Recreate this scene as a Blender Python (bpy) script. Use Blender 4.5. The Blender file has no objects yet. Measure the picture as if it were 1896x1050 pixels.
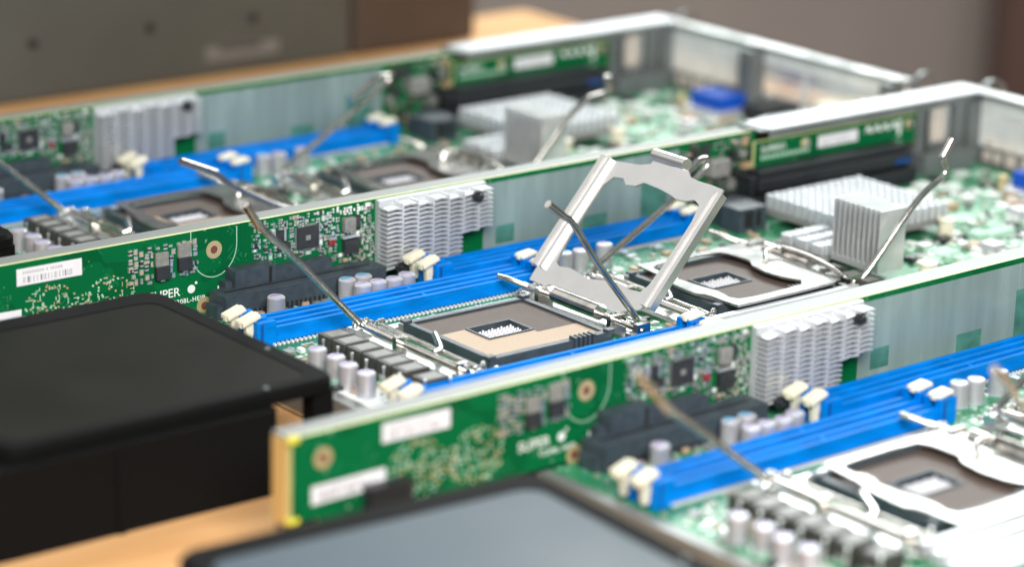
import bpy, math, random
from mathutils import Vector, Matrix
S = 0.01                       # everything is measured in centimetres and built in metres
sc = bpy.context.scene
col = sc.collection

# ------------------------------------------------------------------ camera
cam = bpy.data.cameras.new('camera'); camo = bpy.data.objects.new('camera', cam); col.objects.link(camo)
R3 = Matrix(((0.78336007, 0.16506377, -0.59925032), (-0.62111904, 0.2445226, -0.74459374), (0.0236248, 0.95549079, 0.29407349)))
camo.matrix_world = Matrix.Translation(Vector((-69.16764759, -88.09929314, 33.84536558)) * S) @ R3.to_4x4()
cam.sensor_fit = 'HORIZONTAL'; cam.sensor_width = 36; cam.lens = 5164.03 / 1896 * 36
cam.clip_start = 0.02; cam.clip_end = 40
cam.dof.use_dof = True; cam.dof.focus_distance = 1.075; cam.dof.aperture_fstop = 5.4; cam.dof.aperture_blades = 0
sc.camera = camo

# ------------------------------------------------------------------ light
w = bpy.data.worlds.new('World'); sc.world = w; w.use_nodes = True
nt = w.node_tree; bg = nt.nodes['Background']
tc = nt.nodes.new('ShaderNodeTexCoord'); sx = nt.nodes.new('ShaderNodeSeparateXYZ'); rp = nt.nodes.new('ShaderNodeValToRGB')
nt.links.new(tc.outputs['Generated'], sx.inputs[0]); nt.links.new(sx.outputs['Z'], rp.inputs[0])
rp.color_ramp.elements[0].position = 0.0; rp.color_ramp.elements[0].color = (0.20, 0.17, 0.15, 1)
rp.color_ramp.elements[1].position = 0.7; rp.color_ramp.elements[1].color = (0.62, 0.70, 0.72, 1)
nt.links.new(rp.outputs[0], bg.inputs[0]); bg.inputs[1].default_value = 0.33

def area(name, loc, target, sx_, sy_, power, color):
    l = bpy.data.lights.new(name, 'AREA'); l.shape = 'RECTANGLE'; l.size = sx_; l.size_y = sy_; l.energy = power; l.color = color
    o = bpy.data.objects.new(name, l); col.objects.link(o); o.location = loc
    o.rotation_euler = (Vector(target) - Vector(loc)).to_track_quat('-Z', 'Y').to_euler(); return o
area('window_light', (1.27, 0.83, 1.12), (0.06, -0.10, 0), 1.25, 0.78, 29, (0.95, 1.0, 0.99))
area('back_light', (-0.62, 1.02, 0.95), (0.0, -0.05, 0), 1.5, 0.9, 2.5, (1.0, 0.97, 0.94))  # added lamp without a real source, brightens the raised load plate
area('front_light', (-0.62, -1.05, 0.80), (0, -0.05, 0), 0.9, 0.5, 21, (1.0, 0.98, 0.95))

sc.view_settings.view_transform = 'Standard'; sc.view_settings.look = 'None'
sc.view_settings.exposure = 0.45; sc.view_settings.gamma = 1.0; sc.view_settings.use_curve_mapping = False

# ------------------------------------------------------------------ materials
def mat(name, c, rough=0.5, metal=0.0, spec=None, noise=None, bump=None, coat=0.0):
    m = bpy.data.materials.new(name); m.use_nodes = True; t = m.node_tree; b = t.nodes['Principled BSDF']
    b.inputs['Base Color'].default_value = (*c, 1); b.inputs['Roughness'].default_value = rough; b.inputs['Metallic'].default_value = metal
    if spec is not None: b.inputs['Specular IOR Level'].default_value = spec
    if coat: b.inputs['Coat Weight'].default_value = coat
    co = t.nodes.new('ShaderNodeTexCoord')
    if noise:                                  # (scale per metre, amount, stretch)
        sc_, am, st = noise
        mp = t.nodes.new('ShaderNodeMapping'); mp.inputs['Scale'].default_value = st
        t.links.new(co.outputs['Object'], mp.inputs[0])
        n = t.nodes.new('ShaderNodeTexNoise'); n.inputs['Scale'].default_value = sc_; n.inputs['Detail'].default_value = 5
        t.links.new(mp.outputs[0], n.inputs['Vector'])
        r = t.nodes.new('ShaderNodeMapRange'); r.inputs[1].default_value = 0.3; r.inputs[2].default_value = 0.7
        r.inputs[3].default_value = 1 - am; r.inputs[4].default_value = 1 + am
        t.links.new(n.outputs[0], r.inputs[0])
        mx = t.nodes.new('ShaderNodeVectorMath'); mx.operation = 'SCALE'; mx.inputs[0].default_value = c
        t.links.new(r.outputs[0], mx.inputs['Scale']); t.links.new(mx.outputs[0], b.inputs['Base Color'])
        r2 = t.nodes.new('ShaderNodeMapRange'); r2.inputs[1].default_value = 0.3; r2.inputs[2].default_value = 0.7
        r2.inputs[3].default_value = rough * (1 - am * .8); r2.inputs[4].default_value = min(1, rough * (1 + am * .8))
        t.links.new(n.outputs[0], r2.inputs[0]); t.links.new(r2.outputs[0], b.inputs['Roughness'])
    if bump:
        n = t.nodes.new('ShaderNodeTexNoise'); n.inputs['Scale'].default_value = bump[0]; n.inputs['Detail'].default_value = 3
        t.links.new(co.outputs['Object'], n.inputs['Vector'])
        bp = t.nodes.new('ShaderNodeBump'); bp.inputs['Strength'].default_value = bump[1]; bp.inputs['Distance'].default_value = bump[2]
        t.links.new(n.outputs[0], bp.inputs['Height']); t.links.new(bp.outputs[0], b.inputs['Normal'])
    return m

def pcb_mat(name, base, trace, pale, amount, rough, sp=.5):
    m = bpy.data.materials.new(name); m.use_nodes = True; t = m.node_tree; b = t.nodes['Principled BSDF']; L = t.links.new
    co = t.nodes.new('ShaderNodeTexCoord'); mp = t.nodes.new('ShaderNodeMapping'); mp.inputs['Scale'].default_value = (100, 100, 100)
    L(co.outputs['Object'], mp.inputs[0])
    def vor(scale, dist, out='Distance'):
        v = t.nodes.new('ShaderNodeTexVoronoi'); v.distance = dist; v.inputs['Scale'].default_value = scale; L(mp.outputs[0], v.inputs['Vector']); return v.outputs[out]
    def noi(scale, det=3):
        n = t.nodes.new('ShaderNodeTexNoise'); n.inputs['Scale'].default_value = scale; n.inputs['Detail'].default_value = det; L(mp.outputs[0], n.inputs['Vector']); return n.outputs[0]
    def math_(op, a, b_=None, c_=None):
        n = t.nodes.new('ShaderNodeMath'); n.operation = op
        for i, v in enumerate((a, b_, c_)):
            if v is None: continue
            if isinstance(v, (int, float)): n.inputs[i].default_value = v
            else: L(v, n.inputs[i])
        return n.outputs[0]
    def mix(f, a, b_):
        n = t.nodes.new('ShaderNodeMix'); n.data_type = 'RGBA'
        if isinstance(f, (int, float)): n.inputs[0].default_value = f
        else: L(f, n.inputs[0])
        for s, v in ((6, a), (7, b_)):
            if isinstance(v, tuple): n.inputs[s].default_value = (*v, 1)
            else: L(v, n.inputs[s])
        return n.outputs[2]
    big = math_('GREATER_THAN', noi(.45, 2), .52)
    c = mix(big, base, tuple(0.72 * v for v in base))
    c = mix(math_('MULTIPLY', noi(.25, 1), .5), c, tuple(1.35 * v for v in base))
    d = vor(.85, 'MANHATTAN'); ln = math_('PINGPONG', math_('MULTIPLY', d, 9.0), 1.0)
    lines = math_('MULTIPLY', math_('GREATER_THAN', ln, .66), math_('GREATER_THAN', noi(.7, 1), .56 - amount * .12))
    c = mix(math_('MULTIPLY', lines, .75), c, trace)
    d2 = vor(2.3, 'CHEBYCHEV'); pads = math_('MULTIPLY', math_('LESS_THAN', d2, .16), math_('GREATER_THAN', noi(.9, 1), .53 - amount * .12))
    c = mix(math_('MULTIPLY', pads, .9), c, pale)
    d3 = vor(6.5, 'EUCLIDEAN'); via = math_('MULTIPLY', math_('LESS_THAN', d3, .17), math_('GREATER_THAN', noi(1.1, 1), .54 - amount * .1))
    c = mix(math_('MULTIPLY', via, .85), c, pale)
    L(c, b.inputs['Base Color'])
    b.inputs['Roughness'].default_value = rough; b.inputs['Specular IOR Level'].default_value = sp
    bu = t.nodes.new('ShaderNodeBump'); bu.inputs['Strength'].default_value = .5; bu.inputs['Distance'].default_value = .0003
    L(math_('ADD', lines, math_('ADD', pads, math_('MULTIPLY', noi(3, 3), .6))), bu.inputs['Height']); L(bu.outputs[0], b.inputs['Normal'])
    return m

M = {}
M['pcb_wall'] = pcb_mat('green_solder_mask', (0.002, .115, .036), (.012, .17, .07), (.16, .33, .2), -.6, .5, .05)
M['pcb_top'] = pcb_mat('green_board_top', (0.008, .19, .07), (.09, .40, .24), (.48, .68, .55), .75, .42, .5)  # mint tones put the glare on the board top into its colour
M['edge'] = mat('fibreglass_edge', (.62, .66, .30), .5, noise=(120, .12, (1, 1, 1)))
M['steel'] = mat('galvanised_steel', (.70, .72, .72), .34, 1, noise=(60, .16, (1, 1, 1)), bump=(400, .05, .0005))
M['steel_dark'] = mat('dark_steel_bracket', (.20, .22, .22), .45, .4, noise=(60, .2, (1, 1, 1)))
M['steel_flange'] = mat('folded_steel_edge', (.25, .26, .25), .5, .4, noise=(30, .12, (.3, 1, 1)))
M['steel_matt'] = mat('matt_zinc_sheet', (.74, .76, .75), .55, .1, noise=(60, .12, (1, 1, 1)))
M['bright'] = mat('bright_nickel', (.80, .78, .76), .2, 1, noise=(300, .15, (1, 1, 1)))
M['plate'] = mat('satin_load_plate', (.78, .765, .75), .40, 1.0, noise=(90, .06, (1, 1, 1)), bump=(900, .06, .0002))
M['plate_closed'] = mat('darkened_load_plate', (.48, .48, .47), .24, .95, noise=(90, .10, (1, 1, 1)))  # same satin plate, its darker reflection put into the colour
M['wire'] = mat('polished_wire', (.62, .59, .55), .2, 1, noise=(200, .2, (1, 1, 1)))
M['blue'] = mat('blue_nylon', (.0, .19, .64), .5, spec=.06, noise=(250, .22, (.3, 1, 1)), bump=(900, .12, .0002))
M['blue_dark'] = mat('deep_blue_nylon', (.0, .07, .30), .5, noise=(250, .12, (1, 1, 1)))
M['vga'] = mat('royal_blue_plastic', (.008, .085, .50), .45, spec=.2, noise=(200, .1, (1, 1, 1)))
M['cream'] = mat('cream_nylon', (.80, .75, .58), .4, noise=(250, .08, (1, 1, 1)))
M['black'] = mat('black_nylon', (.018, .020, .024), .42, noise=(300, .25, (1, 1, 1)), bump=(1500, .15, .0002))
M['slate'] = mat('slate_connector_plastic', (.045, .060, .075), .42, noise=(300, .2, (1, 1, 1)))
M['chip'] = mat('chip_epoxy', (.03, .032, .034), .38, noise=(500, .2, (1, 1, 1)))
M['chip_top'] = mat('inductor_top', (.24, .24, .225), .5, noise=(500, .2, (1, 1, 1)))
M['ferrite'] = mat('ferrite_body', (.05, .048, .042), .5, noise=(500, .25, (1, 1, 1)))
M['alu'] = mat('aluminium_heatsink', (.66, .68, .70), .42, .45, noise=(120, .06, (1, 1, 1)))
M['fin_metal'] = mat('grey_fin_metal', (.66, .68, .68), .42, .6, noise=(120, .08, (1, 1, 1)))
M['can'] = mat('capacitor_can', (.56, .54, .57), .36, .5, noise=(200, .06, (1, 1, 1)))
M['cantop'] = mat('capacitor_top', (.50, .52, .60), .42, .3)
M['mark_blue'] = mat('capacitor_blue_print', (.08, .38, .62), .4)
M['mark_violet'] = mat('capacitor_violet_print', (.36, .25, .46), .4)
M['tan'] = mat('ceramic_tan', (.50, .34, .22), .4)
M['solder'] = mat('solder_tin', (.75, .76, .74), .3, .8)
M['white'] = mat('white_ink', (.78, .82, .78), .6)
M['mint'] = mat('pale_green_ink', (.40, .62, .48), .6)
M['gold'] = mat('gold_ring', (.62, .50, .27), .35, .4)
M['end_reflection'] = mat('painted_wood_reflection', (.62, .40, .14), .6, noise=(300, .2, (1, 6, .1)))  # tan stripes paint the wood reflected in the steel wall end
M['yellow'] = mat('yellow_tape', (.75, .66, .06), .5)
M['hole'] = mat('copper_hole', (.16, .05, .03), .7)
M['dark'] = mat('dark_cavity', (.01, .012, .012), .7)
M['red'] = mat('red_component', (.28, .04, .04), .4)
M['sticker'] = mat('paper_sticker', (.80, .79, .82), .55, noise=(150, .03, (1, 1, 1)))
M['ink'] = mat('grey_print', (.16, .15, .16), .6)
M['ink_pale'] = mat('faded_print', (.50, .48, .52), .6)
M['brown'] = mat('contact_field_brown', (.105, .074, .060), .62, .0, noise=(1300, .35, (1, 1, 1)), bump=(2600, .5, .0004))  # far contacts, their dimmer reflection put into the colour
M['sand'] = mat('contact_field_sand', (.50, .37, .255), .55, .0, noise=(1500, .14, (1, 1, 1)), bump=(2600, .5, .0004))  # same kind of contacts, their brighter reflection put into the colour
M['film'] = mat('insulating_film', (.225, .305, .30), .26, spec=.5, noise=(40, .17, (2.6, 1, .3)), bump=(45, .2, .001))  # vertical noise streaks paint soft reflections into the film colour
M['film_window'] = mat('film_cutout_green', (.07, .21, .175), .35, noise=(150, .25, (1, 1, 1)))
M['port'] = mat('pinkish_port_mouth', (.66, .57, .50), .5)
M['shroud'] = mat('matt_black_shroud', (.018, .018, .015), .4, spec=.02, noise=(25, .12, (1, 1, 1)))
M['shroud_sheen'] = mat('shroud_lid_painted_sheen', (.055, .078, .098), .5, spec=.2, noise=(14, .18, (1, 1, 1)))  # same black lid, reflected light painted in as blue-grey
M['rim'] = mat('glossy_black_rim', (.006, .006, .006), .6, spec=.04)
M['panel'] = mat('grey_chassis_paint', (.080, .084, .076), .5, .15, noise=(9, .16, (1, 1, 1)))
M['label_grey'] = mat('greyed_label', (.16, .155, .145), .6)
M['panel_dark'] = mat('dark_slot', (.05, .05, .048), .6)
M['brown_reflection'] = mat('dark_brown_reflection', (.07, .048, .036), .6, noise=(9, .25, (1, 1, 1)))

def wood():
    m = bpy.data.materials.new('orange_wood_table'); m.use_nodes = True; t = m.node_tree; b = t.nodes['Principled BSDF']; L = t.links.new
    co = t.nodes.new('ShaderNodeTexCoord'); mp = t.nodes.new('ShaderNodeMapping'); mp.inputs['Scale'].default_value = (3, 40, 3)
    n = t.nodes.new('ShaderNodeTexNoise'); n.inputs['Scale'].default_value = 2.2; n.inputs['Detail'].default_value = 7; n.inputs['Distortion'].default_value = .6
    r = t.nodes.new('ShaderNodeValToRGB'); r.color_ramp.elements[0].position = .3; r.color_ramp.elements[1].position = .7
    r.color_ramp.elements[0].color = (.62, .31, .12, 1); r.color_ramp.elements[1].color = (.82, .49, .23, 1)
    L(co.outputs['Object'], mp.inputs[0]); L(mp.outputs[0], n.inputs['Vector']); L(n.outputs[0], r.inputs[0]); L(r.outputs[0], b.inputs['Base Color'])
    b.inputs['Roughness'].default_value = .55; b.inputs['Specular IOR Level'].default_value = .2
    return m
M['wood'] = wood()

def wallmat():
    m = mat('taupe_wall', (.44, .375, .34), .9, noise=(1.6, .16, (1, 1, .4))); return m
M['backdrop'] = wallmat()
M['door'] = mat('dark_brown_post', (.11, .06, .045), .8, noise=(3, .2, (1, 1, 1)))

# ------------------------------------------------------------------ mesh helpers (cm)
class G:
    def __init__(s): s.v = []; s.f = []; s.m = []; s.sm = []
    def add(s, vs, fs, m=0, smooth=False):
        o = len(s.v); s.v += [tuple(v) for v in vs]
        for f in fs: s.f.append([i + o for i in f]); s.m.append(m); s.sm.append(smooth)
    def box(s, x0, x1, y0, y1, z0, z1, m=0, top=None):
        if x0 > x1: x0, x1 = x1, x0
        if y0 > y1: y0, y1 = y1, y0
        vs = [(x, y, z) for z in (z0, z1) for y in (y0, y1) for x in (x0, x1)]
        fs = [(0, 2, 3, 1), (4, 5, 7, 6), (0, 1, 5, 4), (1, 3, 7, 5), (3, 2, 6, 7), (2, 0, 4, 6)]
        s.add(vs, fs, m)
        if top is not None: s.m[-5] = top
    def cbox(s, x, y, z, a, b, c, m=0, top=None): s.box(x - a / 2, x + a / 2, y - b / 2, y + b / 2, z, z + c, m, top)
    def prism(s, poly, axis, a, b, m=0, cap=None):          # poly in the two other axes, extruded from a to b
        def P(p, h):
            return {'z': (p[0], p[1], h), 'y': (p[0], h, p[1]), 'x': (h, p[0], p[1])}[axis]
        n = len(poly); vs = [P(p, a) for p in poly] + [P(p, b) for p in poly]
        fs = [tuple(range(n))[::-1], tuple(range(n, 2 * n))] + [(i, (i + 1) % n, n + (i + 1) % n, n + i) for i in range(n)]
        k = len(s.m); s.add(vs, fs, m)
        if cap is not None: s.m[k + 1] = cap; s.m[k] = cap
    def cyl(s, c, r, h, axis='z', n=24, m=0, top=None, r2=None, hole=None):
        r2 = r if r2 is None else r2
        def P(a, rr, t):
            u, v = rr * math.cos(a), rr * math.sin(a)
            return {'z': (c[0] + u, c[1] + v, c[2] + t), 'y': (c[0] + u, c[1] + t, c[2] + v), 'x': (c[0] + t, c[1] + u, c[2] + v)}[axis]
        A = [2 * math.pi * i / n for i in range(n)]
        vs = [P(a, r, 0) for a in A] + [P(a, r2, h) for a in A]
        s.add(vs, [(i, (i + 1) % n, n + (i + 1) % n, n + i) for i in range(n)], m, True)
        s.add(vs[:n], [tuple(range(n))[::-1]], m); s.add(vs[n:], [tuple(range(n))], m if top is None else top)
    def ring(s, c, r0, r1, h, axis='z', n=28, m=0):
        def P(a, rr, t):
            u, v = rr * math.cos(a), rr * math.sin(a)
            return {'z': (c[0] + u, c[1] + v, c[2] + t), 'y': (c[0] + u, c[1] + t, c[2] + v), 'x': (c[0] + t, c[1] + u, c[2] + v)}[axis]
        A = [2 * math.pi * i / n for i in range(n)]
        vs = [P(a, rr, t) for (rr, t) in ((r1, 0), (r1, h), (r0, h), (r0, 0)) for a in A]
        s.add(vs, [(k * n + i, k * n + (i + 1) % n, ((k + 1) % 4) * n + (i + 1) % n, ((k + 1) % 4) * n + i) for k in range(4) for i in range(n)], m, False)
    def tube(s, path, r, n=12, m=0, smooth_path=2, taper=None):
        p = [Vector(q) for q in path]
        for _ in range(smooth_path):
            q = [p[0]]
            for a, b in zip(p[:-1], p[1:]): q += [a * .8 + b * .2, a * .2 + b * .8]
            p = q + [p[-1]]
        d = (p[1] - p[0]).normalized(); up = Vector((0, 0, 1)) if abs(d.z) < .9 else Vector((0, 1, 0)); u = d.cross(up).normalized()
        vs = []
        for i, c in enumerate(p):
            d = (p[min(i + 1, len(p) - 1)] - p[max(i - 1, 0)]).normalized(); u = (u - d * u.dot(d)).normalized(); v = d.cross(u)
            rr = r if taper is None else r + (taper - r) * i / (len(p) - 1)
            vs += [c + (u * math.cos(2 * math.pi * k / n) + v * math.sin(2 * math.pi * k / n)) * rr for k in range(n)]
        N = len(p)
        s.add(vs, [(i * n + k, i * n + (k + 1) % n, (i + 1) * n + (k + 1) % n, (i + 1) * n + k) for i in range(N - 1) for k in range(n)], m, True)
        s.add(vs[:n], [tuple(range(n))], m); s.add(vs[-n:], [tuple(range(n))[::-1]], m)
    def mesh(s, name, mats, dz=0.0):
        me = bpy.data.meshes.new(name); me.from_pydata([(x * S, y * S, (z + dz) * S) for x, y, z in s.v], [], s.f)
        for k in mats: me.materials.append(M[k])
        me.polygons.foreach_set('material_index', s.m); me.polygons.foreach_set('use_smooth', s.sm)
        me.update(); return me

def rrect(x0, x1, y0, y1, r, n=8):
    o = []
    for cx, cy, a0 in ((x1 - r, y1 - r, 0), (x0 + r, y1 - r, 90), (x0 + r, y0 + r, 180), (x1 - r, y0 + r, 270)):
        for i in range(n + 1):
            a = math.radians(a0 + 90 * i / n); o.append((cx + r * math.cos(a), cy + r * math.sin(a)))
    return o

def holed(g, outer, inner, z0, z1, m=0):
    """flat plate with an opening: outlines of equal length, quads between them (cm, xy plane)"""
    n = len(outer); vs = [(x, y, z) for z in (z0, z1) for L in (outer, inner) for x, y in L]
    fs = []
    for i in range(n):
        j = (i + 1) % n
        fs += [(2 * n + i, 2 * n + j, 3 * n + j, 3 * n + i), (j, i, n + i, n + j), (i, j, 2 * n + j, 2 * n + i), (n + j, n + i, 3 * n + i, 3 * n + j)]
    g.add(vs, fs, m)

def add_bevel(o, wd, seg=2):
    b = o.modifiers.new('bevel', 'BEVEL'); b.width = wd * S; b.segments = seg; b.limit_method = 'ANGLE'; b.angle_limit = math.radians(40)

BASE = .65                       # the underside of a tray is at z = -0.65
cache = {}
def part(name, parent, key, build, mats, bevel=0, loc=None, rot=None, label=None, kind=None, raw=False):
    """one child mesh; the three nodes share the mesh data built under the same key"""
    if key not in cache:
        g = G(); build(g); cache[key] = g.mesh(name, mats, 0)
    o = bpy.data.objects.new(name, cache[key]); col.objects.link(o); o.parent = parent
    if loc: o.location = Vector(loc) * S
    if rot: o.rotation_euler = rot
    if bevel: add_bevel(o, bevel)
    if label: o['label'] = label
    if kind: o['kind'] = kind
    return o

def text_part(name, parent, s, size, x, y, z, m, key, rot=(math.pi / 2, 0, 0), spacing=1.0, bold=0.0):
    if key not in cache:
        cu = bpy.data.curves.new(name, 'FONT'); cu.body = s; cu.size = size * S; cu.extrude = .004 * S; cu.space_character = spacing; cu.offset = bold * S
        o = bpy.data.objects.new('t', cu); col.objects.link(o); dg = bpy.context.evaluated_depsgraph_get(); dg.update()
        me = bpy.data.meshes.new_from_object(o.evaluated_get(dg)); me.name = name; me.materials.clear(); me.materials.append(M[m])
        col.objects.unlink(o); bpy.data.objects.remove(o); cache[key] = me
    o = bpy.data.objects.new(name, cache[key]); col.objects.link(o); o.parent = parent; o.location = Vector((x, y, z)) * S; o.rotation_euler = rot
    return o

ZB = .56                         # top of the motherboard
TZ = -.72                        # table top

# ------------------------------------------------------------------ setting
def top_mesh(name, g, mats, label=None, cat=None, kind=None, group=None, bevel=0, loc=(0, 0, 0)):
    o = bpy.data.objects.new(name, g.mesh(name, mats)); col.objects.link(o); o.location = Vector(loc) * S
    if label: o['label'] = label
    if cat: o['category'] = cat
    if kind: o['kind'] = kind
    if group: o['group'] = group
    if bevel: add_bevel(o, bevel)
    return o
g = G(); g.box(-90, 38, -75, 44.5, -3.5, 0); table = top_mesh('table', g, ['wood'], 'orange brown wooden table top under the server trays', 'table', bevel=.3, loc=(0, 0, TZ))
g = G(); g.box(-200, 420, 0, 6, -140, 60); wall = top_mesh('wall', g, ['backdrop'], kind='structure')
wall.location = Vector((120, 190, 0)) * S; wall.rotation_euler = (0, 0, math.radians(-38))
g = G(); g.box(-300, 400, -200, 320, -78, -75); top_mesh('floor', g, ['backdrop'], kind='structure')

def empty(name, loc, rz=0, label=None, cat=None, group=None):
    o = bpy.data.objects.new(name, None); col.objects.link(o); o.empty_display_size = .02
    o.location = Vector(loc) * S; o.rotation_euler = (0, 0, rz)
    if label: o['label'] = label
    if cat: o['category'] = cat
    if group: o['group'] = group
    return o

# ------------------------------------------------------------------ builders of a server node
def b_sideboard(g):
    poly = [(-25.25, 1.05), (-24.3, 1.05), (-24.1, .75), (-15, .6), (15.6, .6), (15.6, 3.88), (-25.25, 3.88)]
    g.prism(poly, 'y', .16, 0.0, 1)
    g.m = [0 if i in (0, 1) else 1 for i in range(len(g.m))]
def b_tray(g):
    g.box(-15.4, 30, -17.2, 1.1, -.65, -.53, 0)                      # floor
    g.box(-25.2, 30, .98, 1.1, -.53, 3.74, 0)                          # side wall
    g.box(-25.2, 30.1, .17, 1.1, 3.745, 3.84, 1)                     # top flange
    g.box(-25.2, -14.9, .2, .95, .75, .85, 1)
    g.box(-15.4, -14.85, -17.2, -.2, -.53, .60, 1)                   # front lip, added to stand in for a strip of glare
    g.box(-15.4, 30, -17.32, -17.21, -.65, .72, 1)                   # near lip
def b_cap_cover(g):
    g.box(15.9, 30.2, -.55, 1.15, 3.90, 4.02, 0); g.box(15.9, 30.2, -.55, -.47, 3.55, 3.898, 1)
    g.box(15.4, 15.88, -.5, 1.1, 3.86, 3.97, 1)
def b_rear(g):
    g.box(29.95, 30.07, -17.3, .98, 2.95, 3.80, 0)                   # upper band
    g.box(29.55, 30.4, -17.3, 1.1, 3.86, 3.98, 1)                    # bright rim
    g.box(29.95, 30.07, -17.3, .98, -.53, 1.30, 2)
    g.box(29.94, 29.949, -17.3, -7.6, 1.0, 1.31, 0)
    g.box(28.9, 29.9, -17.2, -16.5, .6, 3.8, 2)
    for y0, y1 in ((.98, -.6), (-6.55, -7.15), (-10.2, -10.5), (-16.6, -17.3)): g.box(29.96, 30.06, y0, y1, .6, 2.95, 0)
    g.box(29.96, 30.06, -.6, -17.3, 1.32, 1.45, 0)
    # pillars and screws
    g.box(28.9, 29.9, -6.6, -7.5, .6, 3.7, 2); g.box(29.0, 29.9, .9, -.55, .6, 3.7, 2)
def b_vent(g):                                                       # a perforated sheet: bars crossing
    y0, y1, z0, z1 = -.6, -6.55, 1.46, 2.95
    ny, nz = 26, 7
    for i in range(ny + 1):
        y = y0 + (y1 - y0) * i / ny; g.box(29.98, 30.04, y - .055, y + .055, z0, z1)
    for i in range(nz + 1):
        z = z0 + (z1 - z0) * i / nz; g.box(29.975, 30.045, y1, y0, z - .045, z + .045)
def b_vent2(g):
    for i in range(9):
        z = 1.5 + i * .17; g.box(29.98, 30.04, -7.15, -10.2, z, z + .08)
    for i in range(12):
        z = 1.5 + i * .125; g.box(29.98, 30.04, -10.5, -16.6, z, z + .06)
def b_ports(g):
    for y, wd, z, h in ((-1.1, .42, .66, .5), (-1.75, .42, .66, .5), (-2.6, .62, .62, .6), (-3.6, .62, .62, .6), (-4.6, .4, .66, .5), (-8.6, .4, .7, .5), (-9.4, .5, .7, .5), (-12, 1.2, .7, .45), (-14, .5, .7, .5), (-15, .5, .7, .5)):
        g.box(29.86, 29.945, y - wd / 2, y + wd / 2, z, z + h)
    for i in range(18):
        y = -1.2 - i * .82; g.box(29.88, 29.945, y - .22, y + .22, 1.34, 1.5 if i % 3 else 1.62)
def b_handle(g):
    g.ring((31.4, .1, 3.2), .85, 1.0, .3, 'y', 32); g.box(30.1, 30.6, .1, .4, 2.6, 2.9)
def b_board(g): g.box(-15.0, 29.5, -17.0, -.1, .40, ZB, 1, top=0)

def b_dimm(g):                                                       # origin: slot centre line, x from 0 to 14.2
    w_ = .33
    g.box(.35, 13.85, -w_, w_, 0, .42, 0)                            # lower body
    g.box(.35, 13.85, -w_ - .05, -w_, .02, .30, 0)
    g.box(.35, 13.85, -w_, -.13, .42, .66, 0); g.box(.35, 13.85, .13, w_, .42, .66, 0)
    g.box(.35, 13.85, -.13, .13, .42, .47, 1)  # groove floor in darker blue, its shade put into the colour
    g.box(7.9, 8.05, -.13, .13, .47, .64, 0)
    for x0, x1 in ((-.1, .75), (13.45, 14.3)):
        g.box(x0, x1, -w_ - .09, -.16, 0, .96, 0); g.box(x0, x1, .16, w_ + .09, 0, .96, 0); g.box(x0, x1, -.16, .16, 0, .5, 1)
        g.box(x0 + .15, x0 + .28, -w_ - .13, -w_ - .09, .05, .93, 1)
def b_pins(g):
    g.box(.5, 13.7, -.40, -.385, 0, .10, 1)
    for i in range(66):
        x = .6 + i * .198; g.box(x, x + .08, -.56, -.40, .0, .09, 0)
def b_latch(g):                                                      # cream ejector seen from outside, opening towards -x
    prof = [(-.18, .15), (.22, .15), (.30, .80), (.62, 1.0), (.55, 1.22), (.05, 1.20), (-.28, 1.12), (-.34, .9), (-.1, .80)]
    g.prism(prof, 'y', .13, -.13, 0)
    g.prism([(-.30, .95), (.56, 1.02), (.52, 1.2), (-.26, 1.14)], 'y', .30, -.30, 0)
def b_can(g):
    g.cyl((0, 0, 0), .37, .06, m=1); g.cyl((0, 0, .06), .355, .80, m=0); g.cyl((0, 0, .86), .355, .05, m=0, top=1, r2=.31)
    g.box(-.24, .24, .02, .22, .9115, .914, 2)
def b_ind(g): g.cbox(0, 0, 0, 1.12, .80, .78, 0); g.cbox(0, 0, .78, .78, .56, .012, 1); g.box(-.6, -.56, -.2, .2, 0, .3, 2); g.box(.56, .6, -.2, .2, 0, .3, 2)
def b_ind2(g): g.cbox(0, 0, 0, .95, .72, .58, 0); g.cbox(0, 0, .58, .66, .5, .012, 1)
def b_wirepin(g): g.cyl((0, 0, 0), .035, .75, n=8); g.cyl((0, 0, .75), .06, .12, n=8)

# ---- processor socket, in the frame of the left socket; the right one is moved by 11.35 along x
HX0, HX1, HY0, HY1 = -7.3, -5.15, -9.95, -8.45
FX0, FX1, FY0, FY1 = -8.6, -3.25, -11.7, -6.85
def b_sframe(g):
    o = [(-8.85, -12.0), (-3.0, -12.0), (-3.0, -6.6), (-8.85, -6.6)]; i = [(FX0, FY0), (FX1, FY0), (FX1, FY1), (FX0, FY1)]
    holed(g, o, i, ZB + .05, 1.03, 0)
    g.box(-8.8, -3.05, -6.58, -6.2, ZB + .05, .86, 1)
    for (x, y) in ((-8.8, -11.9), (-3.05, -11.9), (-3.05, -6.7), (-8.8, -6.7)): g.cbox(x, y, 1.031, .36, .3, .1, 0)
    for k in range(5): g.box(-4.9 + k * .22, -4.8 + k * .22, -12.15, -11.75, .75, 1.15, 0)
    g.box(FX0, FX1, FY0, FY1, ZB + .05, ZB + .14, 0)
    # rim of the centre opening
    o = [(HX0, HY0), (HX1, HY0), (HX1, HY1), (HX0, HY1)]; i = [(HX0 + .08, HY0 + .07), (HX1 - .08, HY0 + .07), (HX1 - .08, HY1 - .07), (HX0 + .08, HY1 - .07)]
    holed(g, o, i, ZB + .14, .985, 0)
def b_field_far(g):
    z = .93
    g.box(FX0, FX1, HY1 + .002, FY1, ZB + .145, z); g.box(HX1, FX1, HY0 - .25, HY1 + .002, ZB + .145, z)
def b_field_near(g):
    z = .93
    g.box(FX0, HX1, FY0, HY0 - .002, ZB + .145, z); g.box(FX0, HX0, HY0 - .002, HY1, ZB + .145, z); g.box(HX1, FX1, FY0, HY0 - .252, ZB + .145, z)
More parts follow.
